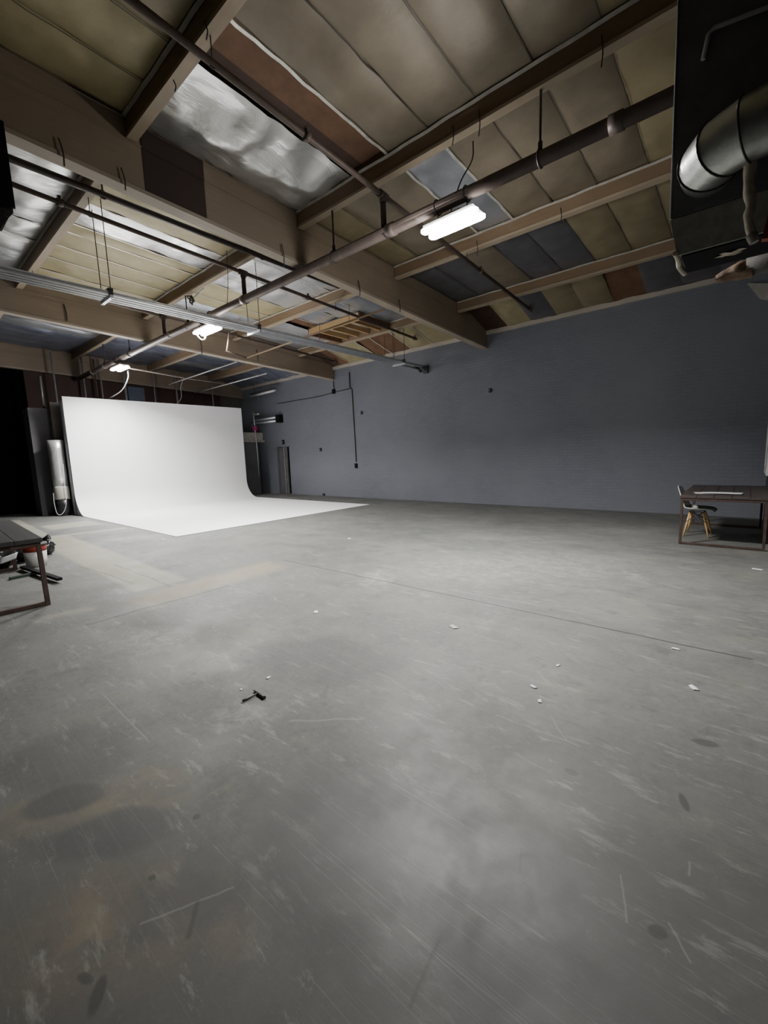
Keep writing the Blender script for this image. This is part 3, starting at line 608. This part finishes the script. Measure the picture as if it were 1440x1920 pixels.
b.add(pts+[p+Vector((0,.045,0)) for p in pts], [(0,1,2,3,4),(9,8,7,6,5)]+[(i,(i+1)%5,5+(i+1)%5,5+i) for i in range(5)])
struct(b.build('trim_2', M['ledge']))

# ------------------------------------------------------------------ black plenum and ducts near the viewer
DY = 2.6
pl = thing('air_plenum', 'big black painted sheet metal air box hanging at the right', 'air duct', (0, DY+.2, 2.4))
xl = -.365
b = MB(); b.hexa([(-.345,DY,2.60),(XR-.01,DY,2.60),(XR-.01,DY+.36,2.60),(-.345,DY+.36,2.60)], [(-.38,DY,5.35),(XR-.01,DY,5.35),(XR-.01,DY+.36,5.35),(-.38,DY+.36,5.35)])
b.build('plenum_body', M['blackduct'], pl, .006)
b = MB(); b.hexa([(-.318,DY+.045,2.445),(XR-.012,DY+.045,2.445),(XR-.012,DY+.34,2.445),(-.318,DY+.34,2.445)], [(-.345,DY,2.598),(XR-.012,DY,2.598),(XR-.012,DY+.36,2.598),(-.345,DY+.36,2.598)])
b.build('skirt', M['skirt'], pl)
b = MB(); b.box(-.30, XR-.03, DY+.06, DY+.32, 2.438, 2.4445); b.build('outlet', M['black'], pl)
b = MB(); b.tube([(-.3455,DY-.001,2.60),(-.380,DY-.001,5.3)], .0045, 6); b.build('corner_bead', M['greyrod'], pl)
b = MB(); b.tube(smoothpath([(-.325,DY+.035,2.455),(-.316,DY+.10,2.44),(-.322,DY+.2,2.435),(-.312,DY+.33,2.44)], 4), .012, 6); b.build('sealant_edge', M['tape'], pl)
def fn(u, v): return (-.16+.09*u+.02*math.sin(v*7), DY+.15+.05*v, 2.433+.004*math.sin(u*9))
b = MB(); b.grid(fn, 6, 3); b.build('paint_scrap', M['tape'], pl)
# pale conduit on the face
g1, g2, g3 = at(1318,112,1,DY-.016), at(1330,56,1,DY-.016), at(1475,0,1,DY-.016)
tag(MB().tube([g1, g1*.15+g2*.85, g2*.93+g3*.07, g3], .009, 8).build('face_conduit', M['whitewire']), 'thin bent pale conduit fixed on the face of the black air box', 'conduit')
# segmented elbow duct, from the face toward the right
el = thing('elbow_duct', 'dented round galvanised elbow duct plugged into the black air box', 'duct', tuple(at(1320,325,1,DY)))
c0 = at(1333,316,1,DY); rr_ = .118
path = [c0+Vector((0,.02,0)), c0+Vector((0,-.06,.0)), c0+Vector((.045,-.135,.004)), c0+Vector((.125,-.175,.012)), c0+Vector((.25,-.185,.02)), c0+Vector((.44,-.185,.03))]
def ring(p, d, r, nn=28):
    d = d.normalized(); a = d.cross(Vector((0,0,1))).normalized(); u = a.cross(d)
    return [p+(a*math.cos(2*math.pi*k/nn)+u*math.sin(2*math.pi*k/nn))*r for k in range(nn)]
nn = 28
for i in range(len(path)-1):
    dd = [(path[min(j+1, len(path)-1)]-path[max(j-1, 0)]) for j in (i, i+1)]
    ra, rb = ring(path[i], dd[0], rr_*(1-.0*i)), ring(path[i+1], dd[1], rr_)
    s = MB(); s.add(ra+rb, [(k, (k+1) % nn, nn+(k+1) % nn, nn+k) for k in range(nn)], 0, True)
    sg = s.build('gore_segment', M['galv_dull'], el)
    if i: MB().tube(ring(path[i], dd[0], rr_+.002)+[ring(path[i], dd[0], rr_+.002)[0]], .004, 5, cap=False).build('seam', M['rod'], sg)
# taped pipe stub hanging, red scrap
tp = thing('taped_pipe', 'beige tape wrapped pipe hanging in front of the black air box', 'pipe', tuple(at(1405,300,1,DY-.12)))
ps = [at(1408,300,1,DY-.12), at(1404,350,1,DY-.12), at(1408,385,1,DY-.12), at(1403,410,1,DY-.12), at(1410,440,1,DY-.12)]
MB().tube(smoothpath(ps, 5), [.021+.002*math.sin(k*1.1)-.0003*k for k in range(21)], 12).build('wrap', M['tape'], tp)
MB().tube([ps[-1], at(1414,455,1,DY-.12)], [.022,.016], 10).build('stub_end', M['ledge'], tp)
rp = [at(1428,448,1,DY-.05), at(1446,380,1,DY-.05), at(1452,445,1,DY-.05)]
b = MB(); b.add(rp+[p+Vector((0,.04,0)) for p in rp], [(0,1,2),(5,4,3),(0,1,4,3),(1,2,5,4),(2,0,3,5)]); tag(b.build('red_bracket', M['red']), 'small red bracket at the lower right of the black air box', 'bracket')
# wrapped duct beyond, with torn brown paper
yd = 4.4
p0 = at(1392,508,1,yd); wd = thing('wrapped_duct', 'grey wrapped duct with torn brown paper end behind the black air box', 'duct', tuple(p0))
MB().tube([p0+Vector((.02,0,.02)), (XR-.01, yd, p0.z+.03)], .075, 16).build('duct_wrap', M['greyduct'], wd)
def fn(u, v):
    a = 2*math.pi*v; r = .07+.03*noise.noise((u*3, math.cos(a)*2, math.sin(a)*2)); r *= (1-.75*u**2)
    return p0+Vector((-.0+.06-.22*u, r*math.cos(a), r*math.sin(a)+.01-.02*u))
MB().grid(fn, 12, 18).build('torn_paper', M['paper'], wd)

# black duct end and torn fabric at the upper left
lx = -4.2
pt_ = [at(-90,190,0,lx), at(4,226,0,lx), at(28,390,0,lx), at(-70,392,0,lx)]
b = MB(); y1_ = at(18,310,0,lx).y; zt_ = at(4,226,0,lx).z; zb_ = at(28,390,0,lx).z
hb = thing('hanging_duct', 'black painted duct end hanging at the upper left edge', 'air duct', (lx, y1_-.5, zb_))
b.box(lx-.02, lx, y1_-1.2, y1_, zb_, zt_); b.box(lx-.5, lx-.02, y1_-1.2, y1_-.005, zb_+.01, zt_-.01); b.build('duct_body', M['black'], hb)
for yy_ in (y1_-.9, y1_-.15): MB().tube([(lx-.25,yy_,zt_-.02),(lx-.25,yy_,zr(yy_)+.05)], .008, 6).build('hanging_strap', M['rod'], hb)
fb = thing('torn_fabric', 'torn dark grey fabric flap hanging below the black duct at upper left', 'fabric', (lx, y1_-.6, zb_))
zl_ = at(0,437,0,lx).z; y0c = at(0,437,0,lx).y
def fn(u, v):
    y = y1_-.01-.9*u; top = zb_+.005; ln = (top-zl_)*(min(1, u/.16))*(1+.25*noise.noise((u*14, 2, 0)))+.03
    return (lx-.03+.02*math.sin(u*11)*v, y, top-ln*v)
MB().grid(fn, 40, 6).build('flap', M['fabric'], fb)

# ------------------------------------------------------------------ hooks, rods and wires hanging from the beams
hk = [(1015,130,0,0)]
def hookrod(label, a, b, r=.006, m='wire', name='hanging_wire', grp='loose wires and rods hanging from the roof'):
    tag(MB().tube(smoothpath([a, (Vector(a)+Vector(b))/2+Vector((.01,.012,0)), b], 4), r, 6).build(name, M[m]), label, 'wire', grp)
for (px, ln, y, lab) in ((902, .16, PY[1], 'short bent wire under the second purlin above the nearest lamp'), (1130, .16, PY[1], 'short dark wire near the right end of the second purlin'), (853, .1, PY[1], 'stub of wire under the second purlin left of its hanger'), (897, .14, PY[2], 'short wire hanging below the third purlin beside the branch pipe'), (1053, .12, PY[2], 'tiny wire under the middle of the third purlin')):
    # point on the near purlins at that photo column
    lo, hi = -5.5, .2
    for _ in range(40):
        mid = (lo+hi)/2; d = Vector((mid, y, zp(y)))-CP; x = 720+F*d.dot(RT)/d.dot(fw)
        if x < px: lo = mid
        else: hi = mid
    hookrod(lab, (mid, y-.06, zp(y)+.12), (mid+.01, y-.075, zp(y)-ln))
for (y, ln, lab) in ((1.62, .2, 'forked wire under the nearest girder at the far left'), (2.2, .14, 'wire stub under the nearest girder above the black pipe'), (4.4, .3, 'pair of dark wire ends under the nearest girder left of the main pipe'), (6.1, .22, 'dark rod stub under the nearest girder right of the main pipe'), (7.3, .16, 'small wire under the nearest girder near the skylight framing')):
    hookrod(lab, (X1+.03, y, zg(y)+.16), (X1+.035, y+.02, zg(y)-ln*.5), .008)
for (y, ln, lab) in ((3.1, .35, 'dark rod stub on the face of the middle girder at left'), (8.0, .35, 'dark rod stub on the face of the middle girder at right'), (6.2, .5, 'forked wire under the middle girder beside the conduit loop')):
    hookrod(lab, (X2+.03, y, zg(y)+.42), (X2+.035, y+.02, zg(y)+.42-ln), .014)
for (px, py0, py1, y, lab) in ((384,40,75,2.28,'pair of black wires looped over the first purlin by the branch pipe'), (325,150,172,2.28,'small twisted wire under the first purlin'), (538,248,283,4.6,'thin curly wire hanging from the brown roof board')):
    hookrod(lab, at(px,py0,1,y), at(px+3,py1,1,y), .006)
for i, (px, pa_, pb_, y, lab) in enumerate(((425,470,575,4.4,'long thin wire left of the middle lamp rising to the second purlin'), (577,575,640,8.3,'long thin wire hanging left of the skylight framing'), (598,575,640,8.3,'second long thin wire hanging beside the skylight framing'), (720,630,675,9.9,'long thin wire dropping near the end of the conduits'), (738,625,672,9.9,'thin wire beside the last trapeze hanger'), (653,552,606,7.9,'short hooked rod above the skylight framing'))):
    hookrod(lab, at(px,pa_,1,y), at(px+1,pb_,1,y), .006)
wb = at(358,563,0,-9.4); t = thing('wire_bundle', 'dark knotted wire bundle hanging beside the second purlin of the middle bay', 'cable', tuple(wb))
random.seed(3)
MB().tube(smoothpath([wb+Vector((random.uniform(-.07,.07), random.uniform(-.07,.07), random.uniform(-.1,.1))) for _ in range(16)], 4), .014, 6).build('coil', M['wire'], t)
MB().tube(smoothpath([wb, at(370,552,0,-9.4), at(382,540,0,-9.3)], 4), .014, 6).build('tail', M['whitewire'], t)

# ------------------------------------------------------------------ right table, chair, papers
def rtable():
    x0, x1, y0, y1, zt = -.74, .295, 7.85, 10.0, .755
    t = thing('work_table', 'dark plank table on rusty square frames against the side wall', 'table', ((x0+x1)/2, (y0+y1)/2, 0), 'plank tables on steel frames')
    b = MB(); nP = 5
    for k in range(nP):
        a = x0+(x1-x0)*k/nP; b.box(a+.002, a+(x1-x0)/nP-.002, y0, y1, zt-.038+.002*(k % 2), zt+.002*(k % 2))
    b.build('tabletop', M['top'], t, .004)
    b = MB()
    for (ya, yb) in ((y0+.01, y0+.045), (y1-.045, y1-.01)): b.box(x0+.01, x1-.01, ya, yb, zt-.075, zt-.04)
    for xx in (x0+.01, x1-.045): b.box(xx, xx+.035, y0+.04, y1-.04, zt-.075, zt-.04)
    b.build('apron_frame', M['steel'], t, .003)
    for yy in (y0+.01, y1-.045):
        for xx in (x0+.015, x1-.05):
            MB().box(xx, xx+.035, yy, yy+.035, 0, zt-.076).build('leg', M['steel'], t, .003)
        MB().box(x0+.051, x1-.051, yy+.001, yy+.034, .003, .036).build('floor_bar', M['steel'], t, .003)
    return t
rtable()
pp_ = at(1312,922,2,.76); b = MB()
t = thing('paper_stack', 'loose white papers lying on the left end of the right table', 'papers', (pp_.x, pp_.y, .758))
random.seed(11)
for k in range(4):
    c_ = Vector((-.44+.09*k+random.uniform(-.02,.02), 8.3+random.uniform(-.05,.1), .7585+.004*k)); a = random.uniform(-.25,.25)
    ex, ey = Vector((math.cos(a), math.sin(a), 0))*.15, Vector((-math.sin(a), math.cos(a), 0))*.105
    lo = [c_-ex-ey, c_+ex-ey, c_+ex+ey, c_-ex+ey]; MB().hexa(lo, [p+Vector((0,0,.0035)) for p in lo]).build('sheet', M['papers'], t)
# moulded chair: back toward the left, facing the table
chp = Vector((-.575, 8.78, 0)); ca = -.06
def cw(f, s, z):  # forward, side, height
    return chp+Vector((f*math.cos(ca)-s*math.sin(ca), f*math.sin(ca)+s*math.cos(ca), z))
ch = thing('shell_chair', 'white moulded shell chair with pale wooden dowel legs tucked at the right table', 'chair', tuple(chp))
pr = [(.25,.425,.19,.0),(.21,.447,.215,.01),(.12,.440,.23,.03),(0,.428,.235,.045),(-.10,.43,.235,.055),(-.165,.455,.235,.06),(-.20,.51,.23,.055),(-.225,.60,.22,.04),(-.25,.70,.20,.03),(-.275,.79,.165,.02),(-.287,.83,.10,.01)]
pr = [tuple(v) for v in [Vector(p) if False else p for p in pr]]
def interp(u):
    k = u*(len(pr)-1); i = min(int(k), len(pr)-2); t = k-i
    P = [pr[max(i-1,0)], pr[i], pr[i+1], pr[min(i+2,len(pr)-1)]]
    return [.5*(2*P[1][j]+(P[2][j]-P[0][j])*t+(2*P[0][j]-5*P[1][j]+4*P[2][j]-P[3][j])*t*t+(3*P[1][j]-P[0][j]-3*P[2][j]+P[3][j])*t**3) for j in range(4)]
def fn(u, v):
    f, z, hw, cur = interp(u); s = (v-.5)*2; k = min(1, max(0, (u-.35)/.35))
    return cw(f+cur*k*s*s*1.1, s*hw, z+cur*(1-k)*s*s)
o = MB().grid(fn, 30, 14).build('shell', M['shell'], ch); sdm = o.modifiers.new('solid', 'SOLIDIFY'); sdm.thickness = .010
for (f, s) in ((.13,.14),(.13,-.14),(-.11,.14),(-.11,-.14)):
    a, b_ = cw(f*.75, s*.75, .405), cw(f*1.42+.012, s*1.45, .0)
    MB().tube([a, a*.5+b_*.5, b_], [.015,.016,.011], 10).build('leg', M['beech'], ch)
b = MB()
for (p, q) in (((.13,.14),(-.11,-.14)),((.13,-.14),(-.11,.14)),((.13,.14),(-.11,.14)),((.13,-.14),(-.11,-.14))):
    b.tube([cw(p[0]*.8,p[1]*.8,.40), cw(q[0]*1.2,q[1]*1.15,.24)], .005, 6); b.tube([cw(q[0]*.8,q[1]*.8,.40), cw(p[0]*1.2,p[1]*1.15,.24)], .005, 6)
b.tube([cw(.1,.11,.41), cw(-.09,.11,.41), cw(-.09,-.11,.41), cw(.1,-.11,.41), cw(.1,.11,.41)], .007, 6)
b.build('wire_bracing', M['rod'], ch)

# ------------------------------------------------------------------ left table and what is under it
x0, x1, y0, y1, zt = -8.45, -5.90, -.15, 1.07, .755
t = thing('work_table', 'dark weathered plank table cut by the left edge, bags beneath', 'table', ((x0+x1)/2, (y0+y1)/2, 0), 'plank tables on steel frames')
b = MB()
for k in range(5):
    a = y0+(y1-y0)*k/5; b.box(x0+.02*(k % 2), x1-.015*(k % 3), a+.003, a+(y1-y0)/5-.003, zt-.05+.003*(k % 2), zt+.003*(k % 2))
b.build('tabletop', M['topx'], t, .005)
b = MB()
for yy in (y0+.02, y1-.06): b.box(x0+.05, x1-.03, yy, yy+.04, zt-.095, zt-.052)
for xx in (x0+.05, x1-.07): b.box(xx, xx+.04, y0+.06, y1-.06, zt-.095, zt-.052)
b.build('apron_frame', M['steel'], t, .003)
for xt, xbm in ((x1-.05, x1+.02), (x0+.09, x0+.09)):
    for yy in (y0+.04, y1-.04): MB().bar((xbm,yy,0), (xt,yy,zt-.097), .045, .045, up=(0,1,0)).build('leg', M['steel'], t, .003)
    MB().box(xbm-.022, xbm+.022, y0+.065, y1-.065, .003, .045).build('floor_bar', M['steel'], t, .003)
def bag(name_loc, lab, sx, sy, sz, seed, knot=True):
    c_ = Vector(name_loc); t = thing('rubbish_bag', lab, 'bag', (c_.x, c_.y, 0), 'black rubbish bags under the left table')
    def fn(u, v):
        th = math.pi*u; ph = 2*math.pi*v; d = Vector((math.sin(th)*math.cos(ph), math.sin(th)*math.sin(ph), -math.cos(th)))
        k = 1+.22*noise.fractal(d*2.1+Vector((seed,0,0)), 1, 2, 4)+.08*abs(noise.noise(d*6+Vector((0,seed,0))))
        p = Vector((d.x*sx*k, d.y*sy*k, sz*.5+d.z*sz*.5*k)); p.z = max(.004, p.z); return c_+p
    MB().grid(fn, 26, 36).build('bag_body', M['plastic'], t)
    if knot:
        k0 = c_+Vector((0,0,sz*.97)); MB().tube([k0, k0+Vector((.03,.02,.04)), k0+Vector((.06,.07,.06))], [.05,.025,.055], 9).build('knot', M['plastic'], t)
t.rotation_euler = (0, 0, -.045); t.location.y += .055
bag((-8.62,.98,0), 'shiny black rubbish bag at the left edge under the left table', .27, .23, .44, 1.3, False)
bag((-9.02,1.38,0), 'black rubbish bag slumped beside the white paint bucket', .24, .2, .40, 4.1, False)
bag((-9.3,1.70,0), 'small black rubbish bag with a pointed tip behind the paint bucket', .15, .14, .26, 7.7)
bx, by = -8.36, 1.40
k = thing('paint_bucket', 'white plastic bucket with a red band beneath the left table corner', 'bucket', (bx, by, 0))
MB().lathe((bx,by,0), [(.0,.002),(.13,.002),(.145,.24),(.0,.24)], 24).build('pail', M['whiteplastic'], k)
MB().lathe((bx,by,.24), [(.0,0),(.146,.0),(.150,.09),(.0,.09)], 24).build('band', M['red'], k)
MB().lathe((bx,by,.33), [(.0,0),(.162,.0),(.162,.03),(.15,.035),(.0,.035)], 24).build('lid', M['darkgrey'], k)
sc_ = Vector(at(12,1050,0,-8.22)); b = MB(); b.grid(lambda u, v: sc_+Vector((.01*math.sin(u*5), -.09+.2*u+.03*v, -.05+.05*u+.09*v)), 5, 4)
o = tag(b.build('plastic_scrap', M['papers']), 'pale crumpled plastic scrap lying on the shiny black bag', 'scrap'); sm_ = o.modifiers.new('s', 'SOLIDIFY'); sm_.thickness = .004
fs_ = thing('stand_base', 'two crossed flat metal bars on the floor under the left table', 'stand', tuple(at(75,1074,2,0)))
MB().bar(at(18,1085,2,.0177), at(76,1073,2,.0177), .06, .035).build('green_bar', M['green'], fs_)
MB().bar(at(42,1063,2,.053), at(112,1086,2,.053), .06, .035).build('black_bar', M['black'], fs_)

# ------------------------------------------------------------------ hammer and litter on the floor
ha, hb_, h1, h2 = fl(455,1317), fl(482,1303), fl(477,1297), fl(496,1311)
hm = thing('hammer', 'small dark hammer lying on the bare concrete floor', 'hammer', tuple(fl(478,1308)))
up = Vector((0,0,.010))
MB().tube([ha+up, ha*.7+hb_*.3+up, ha*.25+hb_*.75+up, hb_+up], [.0075,.008,.0055,.0055], 10).build('handle', M['hammer'], hm)
hd = MB(); hd.tube([h1+up, h1*.7+h2*.3+up*1.1, h1*.45+h2*.55+up*1.1, h1*.12+h2*.88+up, h2+up], [.007,.008,.012,.010,.012], 12); hd.build('hammer_head', M['hammer'], hm)
lit = [(503,1271,.02,'tiny white paper scrap right of the hammer'), (452,1293,.012,'white crumb just left of the hammer'), (592,1148,.04,'white paper scrap in the middle left of the floor'), (850,1176,.05,'crumpled beige scrap in the middle of the floor'), (1300,1290,.035,'flat white scrap on the right part of the floor'), (1000,1288,.025,'white chip beside the pale scratches on the right'), (1267,1217,.03,'white scrap just below the floor joint'), (1046,1248,.02,'small white chip left of centre right'), (1420,1068,.06,'white scrap on the floor near the right table'), (1012,1315,.02,'white chip below the pale scratch'), (655,1010,.05,'white scrap on the floor in front of the cove corner'), (305,1011,.05,'white scrap beside the front corner of the cove')]
random.seed(5)
for (px, py, s, lab) in lit:
    c_ = fl(px, py); a = random.uniform(0, 3); ex, ey = Vector((math.cos(a), math.sin(a), 0))*s, Vector((-math.sin(a), math.cos(a), 0))*s*.5
    def fn(u, v): return c_+ex*(u-.5)*2*(1-.3*v)+ey*(v-.5)*2+Vector((0,0,.003+s*.25*abs(noise.noise((u*3+px, v*3, 0)))))
    o = tag(MB().grid(fn, 5, 4).build('paper_scrap', M['ledge'] if px == 850 else M['papers']), lab, 'scrap', 'paper scraps on the floor'); q = o.modifiers.new('s', 'SOLIDIFY'); q.thickness = .002

# ------------------------------------------------------------------ world and view
wd_ = bpy.data.worlds.new('world'); bpy.context.scene.world = wd_; wd_.use_nodes = True
wd_.node_tree.nodes['Background'].inputs[0].default_value = (.02,.02,.022,1); wd_.node_tree.nodes['Background'].inputs[1].default_value = 1
vs_ = bpy.context.scene.view_settings
vs_.view_transform = 'AgX'; vs_.look = 'None'; vs_.exposure = .1
